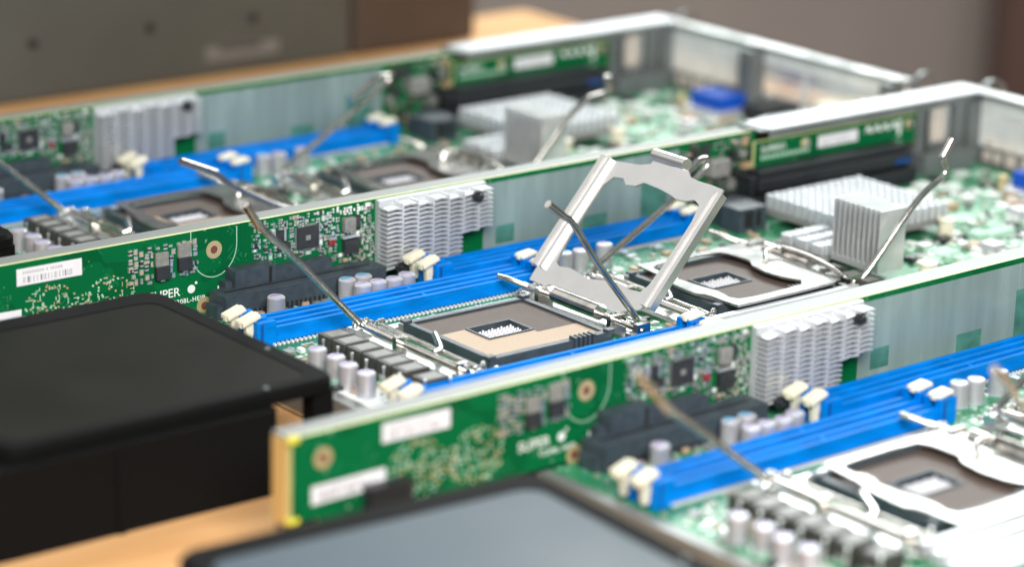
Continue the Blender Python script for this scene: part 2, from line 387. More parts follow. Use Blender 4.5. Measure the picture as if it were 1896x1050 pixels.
def b_inner(g):
    for i in range(12):
        for j in range(7):
            g.cbox(HX0 + .26 + i * .148, HY0 + .2 + j * .15, ZB + .14, .07, .055, .14 + .03 * ((i * 7 + j) % 3))
def b_retention(g):
    o = [(-11.0, -12.95), (-1.55, -12.95), (-1.55, -5.75), (-11.0, -5.75)]; i = [(-9.9, -12.3), (-2.4, -12.3), (-2.4, -6.2), (-9.9, -6.2)]
    holed(g, o, i, ZB + .02, ZB + .14, 0)
    for y in (-6.1, -12.6): g.box(-10.9, -10.1, y - .28, y + .28, .7, 1.0, 0); g.box(-2.6, -1.7, y - .28, y + .28, .7, 1.0, 0)
def b_sleeve(g): g.tube([(-10.5, -6.55, 1.08), (-10.5, -8.5, 1.06)], .21, smooth_path=0); g.box(-10.75, -10.25, -8.75, -8.48, .72, 1.3, 0)
def b_sleeve2(g): g.tube([(-10.5, -9.3, 1.05), (-10.5, -12.35, 1.05)], .17, smooth_path=0); g.box(-10.7, -10.2, -12.5, -12.3, .72, 1.35, 0)
def b_guide(g): g.tube([(-9.75, -6.4, 1.02), (-9.75, -12.4, 1.0)], .10, smooth_path=0)
def b_clip(g): g.tube([(-9.3, -9.2, 1.3), (-9.9, -10.4, 1.15), (-10.4, -10.6, 1.15)], .13, smooth_path=1)
def b_lug(g): g.cyl((0, 0, 0), .12, .3, 'z', 12); g.cyl((0, 0, .3), .12, .05, 'z', 12, r2=.07)
LUG = []
_r = random.Random(5)
for cx, cy in ((-10.3, -5.9), (-10.0, -12.7), (-9.3, -12.6), (-2.0, -5.9), (-1.9, -12.6), (-2.5, -6.2), (-9.5, -6.1)):
    for k in range(3): LUG.append((cx + _r.uniform(-.35, .35), cy + _r.uniform(-.3, .3), .72 + _r.uniform(0, .12)))
def b_screw(g):
    g.cyl((0, 0, 0), .33, .1, n=20); g.cyl((0, 0, .1), .25, .16, n=20, r2=.2); g.cyl((0, 0, .261), .09, .003, n=6, m=1)
def b_hinge(g):
    g.cyl((-2.15, -10.3, 1.20), .33, 2.7, 'y', 20, 0); g.tube([(-2.15, -12.9, 1.1), (-2.15, -10.4, 1.12), (-2.15, -7.5, 1.12), (-2.15, -5.6, 1.1)], .13, m=0, smooth_path=0)
    g.box(-2.55, -1.75, -11.4, -11.15, .7, 1.35); g.box(-2.55, -1.75, -7.0, -6.75, .7, 1.35); g.box(-2.45, -1.8, -12.85, -12.6, .7, 1.4)
    g.tube([(-2.4, -6.1, 1.2), (-2.9, -5.6, 1.45), (-3.1, -5.1, 1.5)], .11, smooth_path=0)
outer = [(-.35, 5.45), (.9, 5.35), (2.6, 5.35), (4.3, 5.35), (5.50, 5.35), (5.62, 6.42), (5.73, 7.35), (5.87, 7.74), (6.0, 8.2), (6.1, 9.2), (6.13, 9.91), (5.90, 10.2), (5.84, 10.7), (5.85, 11.5), (5.81, 12.19), (4.5, 12.2), (2.2, 12.15), (.78, 12.07), (.15, 11.82), (-.3, 10.76), (-.4, 9.28), (-.62, 7.6), (-.4, 6.8), (-.33, 6.0)]
inner = [(.60, 6.5), (.76, 6.2), (2.0, 6.1), (3.4, 6.1), (4.45, 6.12), (4.89, 6.38), (4.97, 6.93), (4.75, 7.25), (4.83, 7.79), (5.07, 8.1), (5.04, 9.0), (4.95, 9.7), (4.84, 10.2), (4.9, 10.76), (5.05, 11.1), (4.90, 11.5), (4.0, 11.66), (2.2, 11.6), (1.15, 11.5), (.79, 11.3), (.73, 10.7), (.85, 9.9), (.55, 8.4), (.70, 7.2)]
def b_plate(g):
    holed(g, [(u, -v) for u, v in outer], [(u, -v) for u, v in inner], -.05, .05, 0)
    g.cyl((6.35, -9.6, -.02), .26, 1.9, 'y', 20, 0); g.box(5.8, 6.3, -9.5, -7.8, -.08, .0, 0)

outer_c = [(u + (.3 if u > 4 else 0), v) for u, v in outer]
_in = [(.55, 6.6)] + inner[1:-5] + [(.72, 11.1), (1.05, 10.3), (1.12, 9.3), (.95, 8.4), (.50, 7.8)]
_in = _in[:24]
inner_c = [(u * .92 + 1.02, 5.35 + (v - 6.1) * 1.06 + .42) for u, v in _in]
def b_plate_closed(g):
    holed(g, [(u, -v) for u, v in outer_c], [(u, -v) for u, v in inner_c], -.05, .05, 0)
def rail(g, v0, v1):                                              # folded side rail of the open plate
    prof = [(-v0, -.16), (-v0, .19), (-v0 - .2, .19), (-v0 - .24, .06), (-v1 + .24, .06), (-v1 + .2, .19), (-v1, .19), (-v1, -.16)]
    g.prism(prof, 'x', .30, 5.6, 0)

def lever(parent, pts, key, thick=.135, label=None):
    def b(g):
        g.tube(pts, thick, n=12, smooth_path=2)
        g.tube([pts[-2], tuple(Vector(pts[-2]).lerp(Vector(pts[-1]), 1.02))], thick * 1.18, n=12, smooth_path=0)
    return part('lever', parent, key, b, ['wire'], label=label)

def b_towersink(g):
    x0, x1, y0, y1 = 11.0, 12.5, -12.3, -9.6
    g.box(x0, x1, y0, y1, 1.0, 1.25)
    g.box(11.5, 12.2, y0 + .03, y1 - .03, 1.26, 3.45, 1); n = 10  # added dark core that paints shade between the fins
    for i in range(n):
        y = y0 + (y1 - y0 - .09) * i / (n - 1); g.box(x0, x1, y, y + .075, 1.251, 3.64)
def b_pinsink(g, x0, x1, y0, y1, z0, z1, nx, ny):
    g.box(x0, x1, y0, y1, z0, z0 + .28, 1)  # base coloured darker to paint shade between the pins
    for i in range(nx):
        for j in range(ny):
            a = x0 + (x1 - x0) * i / nx; b_ = y0 + (y1 - y0) * j / ny
            g.box(a, a + (x1 - x0) / nx * .48, b_, b_ + (y1 - y0) / ny * .62, z0 + .281, z1 + (.0 if (i + j) % 2 else -.02))
def b_wallsink(g):
    # base plate, then columns of staggered chevron fins
    g.prism([(-5.45, .85), (-1.25, .85), (-1.25, 1.95), (0.0, 1.95), (0.0, 3.84), (-5.45, 3.84)], 'y', 0, -.25, 0)
    cols = 7; cw = 5.45 / cols
    for c in range(cols):
        xa = -5.45 + c * cw; bot = .95 if xa < -1.6 else 2.02; k = 0
        z = bot + (.0 if c % 2 else .095)
        while z < 3.70:
            x0, x1, xm = xa - .02, xa + cw - .05, xa + cw * .5; h = .072
            pr = [(x0, z), (xm, z + .045), (x1, z + .0), (x1, z + h + .0), (xm, z + h + .045), (x0, z + h)]
            g.prism(pr, 'y', -.251, -.86, 0); z += .19; k += 1
        if c: g.box(xa - .045, xa + .015, -.88, -.251, bot + .02, 3.78, 0)
def b_pushpin(g):
    g.cyl((0, 0, 0), .24, -.16, 'y', 20, 0); g.cyl((0, -.16, 0), .17, -.16, 'y', 20, 0, r2=.12)

rnd = random.Random(7)
def scatter(g, plane, rects, avoid, n, sizes, hs, mats_w, off=0.0, side=1):
    """tiny surface-mounted parts; plane 'z' lies on the board, 'y' on the side board (facing -y)"""
    done = []
    tries = 0
    while len(done) < n and tries < n * 30:
        tries += 1
        r = rnd.choice(rects); x = rnd.uniform(r[0], r[1]); y = rnd.uniform(r[2], r[3])
        x = round(x / .12) * .12; y = round(y / .12) * .12
        a, b_ = rnd.choice(sizes)
        if rnd.random() < .5: a, b_ = b_, a
        if any(q[0] - a / 2 < x < q[1] + a / 2 and q[2] - b_ / 2 < y < q[3] + b_ / 2 for q in avoid): continue
        if any(abs(x - q[0]) < (a + q[2]) / 2 + .03 and abs(y - q[1]) < (b_ + q[3]) / 2 + .03 for q in done[-260:]): continue
        done.append((x, y, a, b_)); h = rnd.choice(hs) * (1 if a * b_ > .03 else .6); mi = rnd.choice(mats_w)
        def bx(x0, x1, y0, y1, z0, z1, m):
            if plane == 'z': g.box(x0, x1, y0, y1, off + z0, off + z1, m)
            else: g.box(x0, x1, off - z1, off - z0, y0, y1, m)
        bx(x - a / 2, x + a / 2, y - b_ / 2, y + b_ / 2, 0, h, mi)
        if a * b_ < .06 and mi != 3:
            if a > b_: bx(x - a / 2 - .03, x - a / 2 + .04, y - b_ / 2 - .004, y + b_ / 2 + .004, 0, h + .006, 3); bx(x + a / 2 - .04, x + a / 2 + .03, y - b_ / 2 - .004, y + b_ / 2 + .004, 0, h + .006, 3)
            else: bx(x - a / 2 - .004, x + a / 2 + .004, y - b_ / 2 - .03, y - b_ / 2 + .04, 0, h + .006, 3); bx(x - a / 2 - .004, x + a / 2 + .004, y + b_ / 2 - .04, y + b_ / 2 + .03, 0, h + .006, 3)
SM = ['tan', 'chip', 'white', 'solder', 'mint', 'chip_top', 'ferrite']
def b_smd_board(g):
    sk = [(-9.4 + d, -2.6 + d, -12.2, -6.2) for d in (0, 11.35)] + [(11, 14, -13, -9.3), (13.2, 19.4, -8.8, -2.7)] + [(-15, .4, -5.2, -3), (-4.6, 10.4, -2.8, -.5)]
    scatter(g, 'z', [(-14.6, -11.2, -14, -5.2), (-14, -6, -2.9, -1.4), (.3, 13, -6, -2.9), (-1.4, .9, -13, -5), (-14, 12, -13.2, -5)], sk, 330,
            [(.12, .2), (.12, .2), (.2, .3), (.3, .45)], (.08, .12, .16), (0, 0, 1, 2, 3, 4, 5), ZB)
    scatter(g, 'z', [(14.2, 28.5, -16.8, -9), (19.6, 28.5, -16.8, -2), (14.2, 24, -14, -8)], sk, 520,
            [(.12, .2), (.2, .3), (.3, .5), (.5, .7), (.6, .6)], (.08, .14, .2, .28), (0, 1, 2, 2, 3, 3, 4, 4, 4, 5), ZB)
def b_smd_wall(g):
    scatter(g, 'y', [(-11.3, -5.7, 2.2, 3.7), (-8.2, -5.7, 1.6, 3.7), (-7.0, -5.6, 1.2, 3.7)], [(-9.35, -8.25, 2.35, 3.3), (-7.2, -6.3, 2.7, 3.4), (-7.3, -6.2, 1.9, 2.5), (-10.6, -9.7, 2.7, 3.3)], 250,
            [(.07, .12), (.07, .12), (.1, .18), (.14, .24)], (.05, .08, .12), (0, 1, 1, 2, 3, 4, 5, 6), 0)
    scatter(g, 'y', [(-16.9, -14.0, 2.2, 3.5)], [(-15.9, -15.2, 2.2, 3.3), (-14.9, -14.2, 2.4, 3.4)], 60,
            [(.09, .16), (.12, .2), (.16, .16)], (.06, .1, .14), (0, 0, 1, 3, 3, 5), 0)
    scatter(g, 'y', [(11.2, 15.2, .8, 3.6)], [(12.3, 13.6, 2.1, 3.0)], 60, [(.12, .2), (.3, .4), (.5, .6)], (.1, .2, .4), (1, 1, 6, 5, 0, 6), 0)
def b_via_tree(g, cx, cz, seed):
    rr = random.Random(seed)
    for k in range(150):
        a = rr.uniform(0, 2 * math.pi); r = 1.15 * math.sqrt(rr.random()); x = cx + r * math.cos(a) * 1.05; z = cz + r * math.sin(a) * .95
        if z > 2.85 or z < .75: continue
        m = rr.choice((0, 0, 0, 1, 2, 2))
        if rr.random() < .55: g.cyl((x, .0, z), .045, -.02 - .02 * rr.random(), 'y', 7, m)
        else:
            l = rr.uniform(.1, .24); t = rr.choice((0, 1))
            g.box(x - (l if t else .03) / 2, x + (l if t else .03) / 2, -.02 - .01 * rr.random(), 0, z - (.03 if t else l) / 2, z + (.03 if t else l) / 2, m)
def b_padhole(g):
    g.ring((0, 0, 0), .16, .36, -.012, 'y', 28, 0); g.cyl((0, .02, 0), .165, -.025, 'y', 20, 1)
def b_uline(g):
    pts = [(-1.05, .95), (-1.05, .2)] + [(1.05 * math.cos(math.pi + math.pi * i / 18), .2 - 1.25 * math.sin(math.pi * i / 18)) for i in range(1, 18)] + [(1.05, .2), (1.05, .85)]
    for (a, b_), (c, d) in zip(pts[:-1], pts[1:]):
        dx, dz = c - a, d - b_; l = math.hypot(dx, dz); nx, nz = -dz / l * .018, dx / l * .018
        g.prism([(a + nx, b_ + nz), (c + nx, d + nz), (c - nx, d - nz), (a - nx, b_ - nz)], 'y', 0, -.006, 0)
def b_sticker(g, w_, h, seed=3, dark=1):
    g.box(0, w_, -.012, 0, 0, h, 0); rr = random.Random(seed); x = .28
    while x < w_ - .45:
        b_ = rr.choice((.02, .03, .05)); g.box(x, x + b_, -.0135, -.0125, h * .14, h * .5, 1 if rr.random() < .6 else 2); x += b_ + rr.choice((.02, .03, .05, .09))
    x = .25
    while x < w_ * .7:
        b_ = rr.choice((.05, .07)); g.box(x, x + b_, -.0135, -.0125, h * .66, h * .82, 2); x += b_ + rr.choice((.03, .03, .1))
def b_film(g):
    g.box(.10, 10.95, -.03, -.004, .62, 3.66, 0)
    g.box(.45, .50, -.033, -.0305, .66, 3.6, 0)
def b_qfp(g):
    g.box(-.5, .5, -.14, 0, -.45, .45, 0); g.box(-.13, .1, -.142, -.1405, -.1, .1, 2)
    for i in range(12):
        t = -.42 + i * .075
        g.box(t, t + .03, -.06, 0, -.54, -.45, 1); g.box(t, t + .03, -.06, 0, .45, .54, 1); g.box(-.59, -.5, -.06, 0, t, t + .03, 1); g.box(.5, .59, -.06, 0, t, t + .03, 1)
def b_fet(g): g.box(-.3, .3, -.22, 0, -.52, .0, 0); g.box(-.28, .28, -.14, 0, 0, .55, 1); g.box(-.1, .1, -.16, 0, -.52, -.6, 2)
def b_slotconn(g):
    # long low connector on the board by the side board, comb of slots on its near face
    g.box(-13.6, -6.0, -1.55, -.35, ZB, ZB + .95, 0); g.box(-13.3, -6.4, -1.0, -.85, ZB + .951, ZB + .955, 1)
    for i in range(34):
        x = -13.4 + i * .215; g.box(x, x + .11, -1.57, -1.551, ZB + .02, ZB + .3, 1)
    g.box(-13.85, -13.6, -1.3, -.5, ZB, ZB + .55, 0)
def b_wallconn(g):
    g.box(-12.65, -10.75, -.75, -.02, 1.3, 2.2, 0); g.box(-10.75, -8.0, -.6, -.02, 1.2, 1.95, 0); g.box(-12.95, -12.65, -.5, -.02, 1.2, 1.75, 0)
    g.box(-11.1, -10.95, -.765, -.751, 1.35, 2.15, 1)
def b_notch(g): g.box(-22.5, -20.85, -.5, -.02, .7, 1.72, 0); g.box(-22.3, -21.1, -.52, -.5, 1.1, 1.55, 1)
def b_corner_mark(g):
    g.box(-13.0, -12.15, -.008, 0, 1.36, 1.5, 0); g.box(-13.0, -12.86, -.008, 0, .75, 1.36, 0); g.box(-12.72, -12.5, -.008, 0, .85, 1.2, 0)
def b_riser(g):
    g.box(14.95, 25.3, -.62, -.46, 2.15, 3.52, 1); g.add([(14.96, -.622, 2.16), (25.29, -.622, 2.16), (25.29, -.622, 3.51), (14.96, -.622, 3.51)], [(0, 1, 2, 3)], 0)
def b_riserslot(g):
    g.box(14.3, 24.0, -1.75, -.64, 1.55, 2.05, 0); g.box(14.5, 23.8, -1.5, -.64, 2.05, 2.4, 0); g.box(14.0, 14.3, -1.5, -.7, 1.4, 2.2, 0)
    g.box(22.9, 23.9, -1.78, -1.751, 1.62, 1.8, 1); g.box(13.2, 24.2, -1.9, -.2, ZB, 1.35, 0)
def b_bracket(g):
    g.box(25.5, 26.1, -.5, -.05, .7, 3.75, 0); g.box(26.5, 27.9, -.35, -.05, .7, 3.7, 1); g.box(28.1, 28.8, -.5, -.05, .7, 3.7, 0)
    g.box(26.7, 27.5, -.42, -.36, 1.9, 3.0, 2); g.box(26.75, 27.4, -.42, -.36, 3.1, 3.5, 2); g.box(25.5, 28.9, -1.2, -.6, ZB, 1.5, 0)
def b_sata(g):
    g.box(11.3, 12.9, -3.7, -2.5, ZB, 1.65, 0); g.box(11.6, 12.6, -3.72, -3.701, .8, 1.5, 1); g.box(12.0, 12.1, -3.9, -3.721, .7, 1.6, 0); g.box(11.5, 13.4, -2.3, -1.4, ZB, 1.5, 0)
def b_vga(g):
    g.box(26.5, 28.3, -7.9, -5.7, .95, 1.68, 0); g.box(25.9, 28.8, -8.15, -5.55, ZB, .95, 1); g.cyl((26.1, -5.5, ZB), .22, .9, n=14, m=2)
    g.box(27.3, 29.6, -10.5, -8.7, ZB, 1.5, 3); g.box(26.0, 29.6, -13.6, -11.1, ZB, 1.35, 1); g.box(28.2, 29.8, -16.2, -14.4, ZB, 2.2, 4); g.box(27.2, 29.9, -16.3, -13.8, 2.3, 2.55, 4)
def b_strip(g):                                                      # ribbed steel stiffener by the right socket
    for y0, y1, z in ((-13.05, -12.75, 1.05), (-13.55, -13.2, .95), (-14.9, -13.7, .82)): g.box(.95, 9.2, y0, y1, ZB + .02, z, 0)
    g.box(.95, 9.2, -14.9, -12.75, ZB, ZB + .02, 0)
def b_cylstud(g): g.cyl((0, 0, 0), .34, .75, n=18); g.cyl((0, 0, .75), .42, .1, n=18)
def b_pale_chip(g, a, b_, h): g.box(-a / 2, a / 2, -b_ / 2, b_ / 2, 0, h, 0); g.box(-a / 2 - .08, a / 2 + .08, -b_ / 2, b_ / 2, 0, .06, 1)

PIN = {'A': 0, 'B': 1, 'C': 2}
def node(tag, loc, rz, label, levers, plate_open):
    N = empty('server_board', (loc[0], loc[1], loc[2] - BASE), rz, label, 'server board', 'open server boards lying side by side')
    off = empty('origin', (0, 0, 0)); bpy.data.objects.remove(off)
    P = lambda *a, **k: shift(part(*a, **k))
    def shift(o):
        if o.parent == N: o.location.z += BASE * S
        return o
    P('tray', N, 'tray', b_tray, ['steel', 'steel_flange'])
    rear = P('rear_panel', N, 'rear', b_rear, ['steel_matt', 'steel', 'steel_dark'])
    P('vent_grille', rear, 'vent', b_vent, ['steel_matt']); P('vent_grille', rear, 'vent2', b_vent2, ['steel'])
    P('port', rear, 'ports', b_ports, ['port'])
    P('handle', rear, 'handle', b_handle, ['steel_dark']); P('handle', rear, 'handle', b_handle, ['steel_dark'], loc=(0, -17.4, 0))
    P('rail_cover', N, 'cover', b_cap_cover, ['alu', 'steel_dark'], bevel=.03)
    # side board and what is soldered on it
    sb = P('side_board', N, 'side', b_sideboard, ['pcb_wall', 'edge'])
    hs = P('fin_heatsink', N, 'wallsink', b_wallsink, ['alu'])
    P('push_pin', hs, 'pushpin', b_pushpin, ['black'], loc=(-.95, -.9, 3.52)); P('push_pin', hs, 'pushpin', b_pushpin, ['black'], loc=(-4.85, -.9, 1.1))
    P('insulating_film', sb, 'film', b_film, ['film'])
    for x0, x1, z0, z1 in ((.75, 1.75, .95, 1.75), (5.5, 6.9, .72, 1.42), (8.8, 10.3, .72, 2.6)):
        P('film_cutout', sb, 'fw%g' % x0, lambda g: g.box(x0, x1, -.034, -.0305, z0, z1, 0), ['film_window'])
    P('small_components', sb, 'smdw', b_smd_wall, SM, kind='stuff')
    for i, (cx, cz) in enumerate(((-20.35, 1.75), (-17.9, 1.75))):
        P('via_cluster', sb, 'via%d' % i, lambda g, cx=cx, cz=cz, i=i: b_via_tree(g, cx, cz, 11 + i), ['mint', 'tan', 'gold'])
    for x, z in ((-13.15, 3.0), (-24.05, 3.0), (-13.6, .8)):
        P('mounting_hole', sb, 'padhole', b_padhole, ['gold', 'hole'], loc=(x, 0, z))
    P('outline_mark', sb, 'uline', b_uline, ['mint'], loc=(-13.15, 0, 2.95)); P('corner_mark', sb, 'cmark', b_corner_mark, ['white'])
    P('barcode_sticker', sb, 'stick1', lambda g: b_sticker(g, 2.75, .66), ['sticker', 'ink', 'ink_pale'], loc=(-21.75, 0, 2.98), rot=(0, {'A': .012, 'B': 0, 'C': -.02}[tag], 0))
    P('barcode_sticker', sb, 'stick2', lambda g: b_sticker(g, 2.9, .62, 9), ['sticker', 'ink', 'ink_pale'], loc=(-24.5, 0, 1.5), rot=(0, {'A': -.01, 'B': .015, 'C': .02}[tag], 0))
    text_part('maker_name', sb, 'SUPER', .50, -16.1, -.004, 1.40, 'white', 'tx1', bold=.004)
    P('logo_dot', sb, 'dot', lambda g: (g.cyl((0, 0, 0), .17, -.008, 'y', 24), g.cyl((.22, 0, .22), .06, -.008, 'y', 16)), ['white'], loc=(-14.2, 0, 1.58))
    text_part('board_code', sb, 'T2208L-HEIR', .27, -15.2, -.004, 1.06, 'white', 'tx2', spacing=1.12, bold=.003)
    for x, z in ((-15.55, 2.75), (-14.55, 2.95)): P('power_chip', sb, 'fet', b_fet, ['chip', 'chip_top', 'solder'], loc=(x, 0, z), bevel=.02)
    P('controller_chip', sb, 'qfp', b_qfp, ['chip', 'solder', 'chip_top'], loc=(-8.8, 0, 2.82))
    P('power_chip', sb, 'fetb', lambda g: (g.box(-.35, .35, -.25, 0, -.3, .28, 0), g.box(-.42, .42, -.2, 0, .34, .44, 1)), ['chip', 'solder'], loc=(-6.75, 0, 2.15))
    P('coil', sb, 'coilw', lambda g: (g.box(-.27, .27, -.3, 0, -.3, .3, 0), g.box(.33, .62, -.15, 0, -.2, .3, 1)), ['chip_top', 'chip'], loc=(-6.85, 0, 3.05), bevel=.05)
    P('driver_chip', sb, 'drv', lambda g: (g.box(-.18, .18, -.15, 0, -.2, .2, 0), g.box(-.38, -.2, -.12, 0, -.24, .24, 1), g.box(.2, .3, -.12, 0, -.24, .24, 1)), ['chip', 'solder'], loc=(-10.15, 0, 3.1))
    P('driver_chip', sb, 'drv2', lambda g: g.box(-.3, .3, -.1, 0, -.16, .16, 0), ['chip'], loc=(-9.95, 0, 2.62))
    P('fuse', sb, 'fuse', lambda g: (g.box(-.13, -.02, -.16, 0, -.12, .12, 0), g.box(.02, .13, -.16, 0, -.12, .12, 0), g.box(-.14, .14, -.15, 0, .12, .22, 1)), ['red', 'solder'], loc=(-7.65, 0, 2.42))
    P('socket_connector', sb, 'wconn', b_wallconn, ['slate', 'dark'], bevel=.03)
    P('edge_plug', sb, 'notch', b_notch, ['black', 'dark'])
    P('coil', sb, 'coil2', lambda g: g.box(-.55, .55, -.7, 0, -.4, .4, 0), ['chip_top'], loc=(12.95, 0, 2.6), bevel=.08)
    P('end_reflection_strip', N, 'endrefl', lambda g: g.box(-25.32, -25.22, .22, .96, .9, 3.74, 0), ['end_reflection'])  # added strip carrying the painted wood reflection
    for z in (3.70, 1.0): P('corner_tab', sb, 'ctab%g' % z, lambda g: g.box(-25.36, -24.95, -.04, .2, z, z + .22, 0), ['yellow'], bevel=.05)
    # riser
    rs = P('riser_card', N, 'riser', b_riser, ['pcb_wall', 'edge'])
    P('card_slot', rs, 'rslot', b_riserslot, ['black', 'blue_dark'], bevel=.03)
    P('sticker', rs, 'rst', lambda g: b_sticker(g, 2.55, .55, 5), ['sticker', 'ink_pale', 'ink_pale'], loc=(18.9, -.624, 2.72))
    text_part('maker_name', rs, 'SUPERO', .42, 15.35, -.628, 2.98, 'white', 'tx3', bold=.003)
    P('print_mark', rs, 'rmark', lambda g: [g.box(15.35 + i * .28, 15.55 + i * .28, -.63, -.623, 2.65, 2.83, 0) for i in range(11)] + [g.box(15.2 + i * .33, 15.42 + i * .33, -.63, -.623, 2.3, 2.38, 1) for i in range(28)] , ['mint', 'mint'])
    P('print_mark', rs, 'rmark2', lambda g: [g.prism([(21.9 + i * .55, 2.95), (22.05 + i * .55, 3.3), (22.25 + i * .55, 3.3), (22.45 + i * .55, 2.95), (22.25 + i * .55, 2.98), (22.1 + i * .55, 3.12)], 'y', -.623, -.63, 0) for i in range(4)] + [g.box(24.1, 24.3, -.63, -.623, 2.6, 3.35, 0)], ['white'])
    for x in (18.1, 24.85): P('screw', rs, 'rscr', lambda g: (g.ring((0, 0, 0), .12, .26, -.03, 'y', 20, 0), g.cyl((0, 0, 0), .2, -.12, 'y', 18, 1)), ['gold', 'bright'], loc=(x, -.624, 3.05))
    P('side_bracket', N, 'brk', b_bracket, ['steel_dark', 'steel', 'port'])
    # motherboard
    mb = P('motherboard', N, 'mb', b_board, ['pcb_top', 'edge'])
    P('small_components', mb, 'smdb', b_smd_board, SM, kind='stuff')
    P('comb_connector', mb, 'sconn', b_slotconn, ['slate', 'dark'], bevel=.03)
    P('drive_connector', mb, 'sata', b_sata, ['slate', 'dark'], bevel=.03)
    P('display_port', mb, 'vga', b_vga, ['vga', 'alu', 'gold', 'black', 'cream'], bevel=.05)
    P('glare_patch', mb, 'gpatch', lambda g: g.box(-15.0, -13.3, -14.2, -10.2, ZB, ZB + .02, 0), ['white'])  # pale sheet painting the glare beside the capacitors
    if tag == 'A': P('stiffener', mb, 'strip2', lambda g: [g.box(-10.5, .6, y0, y1, ZB, z, 0) for y0, y1, z in ((-13.1, -12.85, 1.15), (-13.7, -13.3, 1.0), (-15.3, -13.9, .85))] + [g.box(-10.5, .6, -15.3, -12.85, ZB, ZB + .02, 0)], ['alu'], bevel=.03)
    P('stiffener', mb, 'strip', b_strip, ['alu'], bevel=.03)
    caps = [(-14.1, -8.44), (-14.05, -9.55), (-14.2, -10.55), (-14.2, -11.65), (-11.8, -2.3), (-8.2, -1.95), (-7.38, -1.9), (-8.1, -2.87), (-7.35, -2.85), (-6.6, -2.9), (-5.82, -2.68), (1.3, -3.9), (2.1, -4.0), (3.5, -3.86)]
    for i, (x, y) in enumerate(caps):
        cl = 'mark_blue' if i in (5, 6, 11) else 'mark_violet'
        P('capacitor', mb, 'can' + cl, b_can, ['can', 'cantop', cl], loc=(x, y, ZB))
    for y in (-7.07, -7.99, -8.95, -9.9, -10.8, -11.75, -12.95):
        P('inductor', mb, 'ind', b_ind, ['ferrite', 'chip_top', 'solder'], loc=(-12.3, y, ZB), bevel=.04)
    for y in (-6.3, -7.25, -8.1, -8.95, -9.8, -10.8, -11.95, -12.95):
        P('inductor', mb, 'ind2', b_ind2, ['ferrite', 'chip_top'], loc=(9.9, y, ZB), bevel=.04)
    for i, (x, y) in enumerate([(-13.25, -7.6), (-13.3, -8.6), (-13.3, -9.5), (-13.3, -10.4), (-13.25, -11.4), (-13.2, -12.3), (-12.9, -13.4), (-12.0, -13.7)]):
        P('wire_pin', mb, 'wpin', b_wirepin, ['solder'], loc=(x, y, ZB))
    P('tower_heatsink', N, 'tower', b_towersink, ['fin_metal', 'ferrite'])
    P('flat_heatsink', N, 'lowbig', lambda g: b_pinsink(g, 13.4, 19.3, -8.6, -2.95, 1.05, 1.95, 14, 13), ['alu', 'chip_top'])
    P('flat_heatsink', N, 'low3', lambda g: b_pinsink(g, 10.75, 13.3, -9.3, -6.5, .8, 1.5, 10, 3), ['alu', 'chip_top'])
    for x, y in ((13.0, -13.2), (18.6, -9.0), (15.0, -9.3)): P('round_stud', mb, 'stud', b_cylstud, ['cream'], loc=(x, y, ZB), bevel=.04)
    rr = random.Random(21)
    for i, (x, y) in enumerate([(16.5, -10.8), (18.4, -11.9), (20.6, -10.2), (16.0, -12.9), (18.2, -14.2), (20.5, -13.3), (22.8, -11.6), (22.6, -14.4), (24.9, -12.8), (21.2, -7.6), (23.6, -8.8), (15.4, -15.2), (17.6, -16.2), (25.2, -15.4), (21.2, -16.0)]):
        k = i % 3; a, b_, h = ((1.3, 1.0, .18), (.8, .8, .5), (1.6, .7, .3))[k]
        P('pale_chip', mb, 'pale%d' % k, lambda g, a=a, b_=b_, h=h: b_pale_chip(g, a, b_, h), ['mint', 'solder'] if k != 1 else ['can', 'solder'], loc=(x, y, ZB), bevel=.03)
    # memory slots
    for x, y in ((-14.35, -4.58), (-14.35, -3.58), (-4.25, -2.3), (-4.25, -1.35), (-14.2, -14.6), (-14.2, -13.55)):
        if tag == 'A' and y < -13: continue
        d = P('memory_slot', N, 'dimm', b_dimm, ['blue', 'blue_dark'], loc=(x, y, ZB), bevel=.035)
        P('pin_row', d, 'pins', b_pins, ['sticker', 'black'])
        P('latch', d, 'latch', b_latch, ['cream'], loc=(-.1, 0, 0), rot=(0, math.radians(-14), 0), bevel=.05)
        P('latch', d, 'latch', b_latch, ['cream'], loc=(14.25, 0, .02), rot=(0, math.radians(12), math.pi), bevel=.08)
    # processor sockets
    for si, dx in ((0, 0.0), (1, 11.35)):
        sk = P('processor_socket', N, 'sframe', b_sframe, ['slate', 'chip_top'], loc=(dx, 0, 0))
        P('contact_field', sk, 'ffar', b_field_far, ['brown'])
        P('contact_field', sk, 'fnear%d' % (si or tag == 'A'), b_field_near, ['sand' if not (si or tag == 'A') else 'brown'])
        P('centre_pins', sk, 'finner', b_inner, ['sticker'])
        P('retention_frame', sk, 'ret', b_retention, ['steel'])
        P('lever_sleeve', sk, 'sleeve', b_sleeve, ['wire']); P('lever_sleeve', sk, 'sleeve2', b_sleeve2, ['wire'])
        P('guide_rod', sk, 'guide', b_guide, ['wire']); P('spring_clip', sk, 'clip', b_clip, ['bright'])
        for q in LUG: P('stud', sk, 'lug', b_lug, ['bright'], loc=q)
        P('hinge', sk, 'hinge', b_hinge, ['wire'])
        for x, y in ((-10.5, -6.05), (-10.55, -12.9), (-1.95, -5.9), (-1.6, -12.75)): P('screw', sk, 'screw', b_screw, ['bright', 'dark'], loc=(x, y, .72))
        op = plate_open and si == 0
        pl = P('load_plate', sk, 'plate' if op else 'platec', b_plate if op else b_plate_closed, ['plate' if op else 'plate_closed'], label='raised load plate with open square window' if op else 'closed load plate')
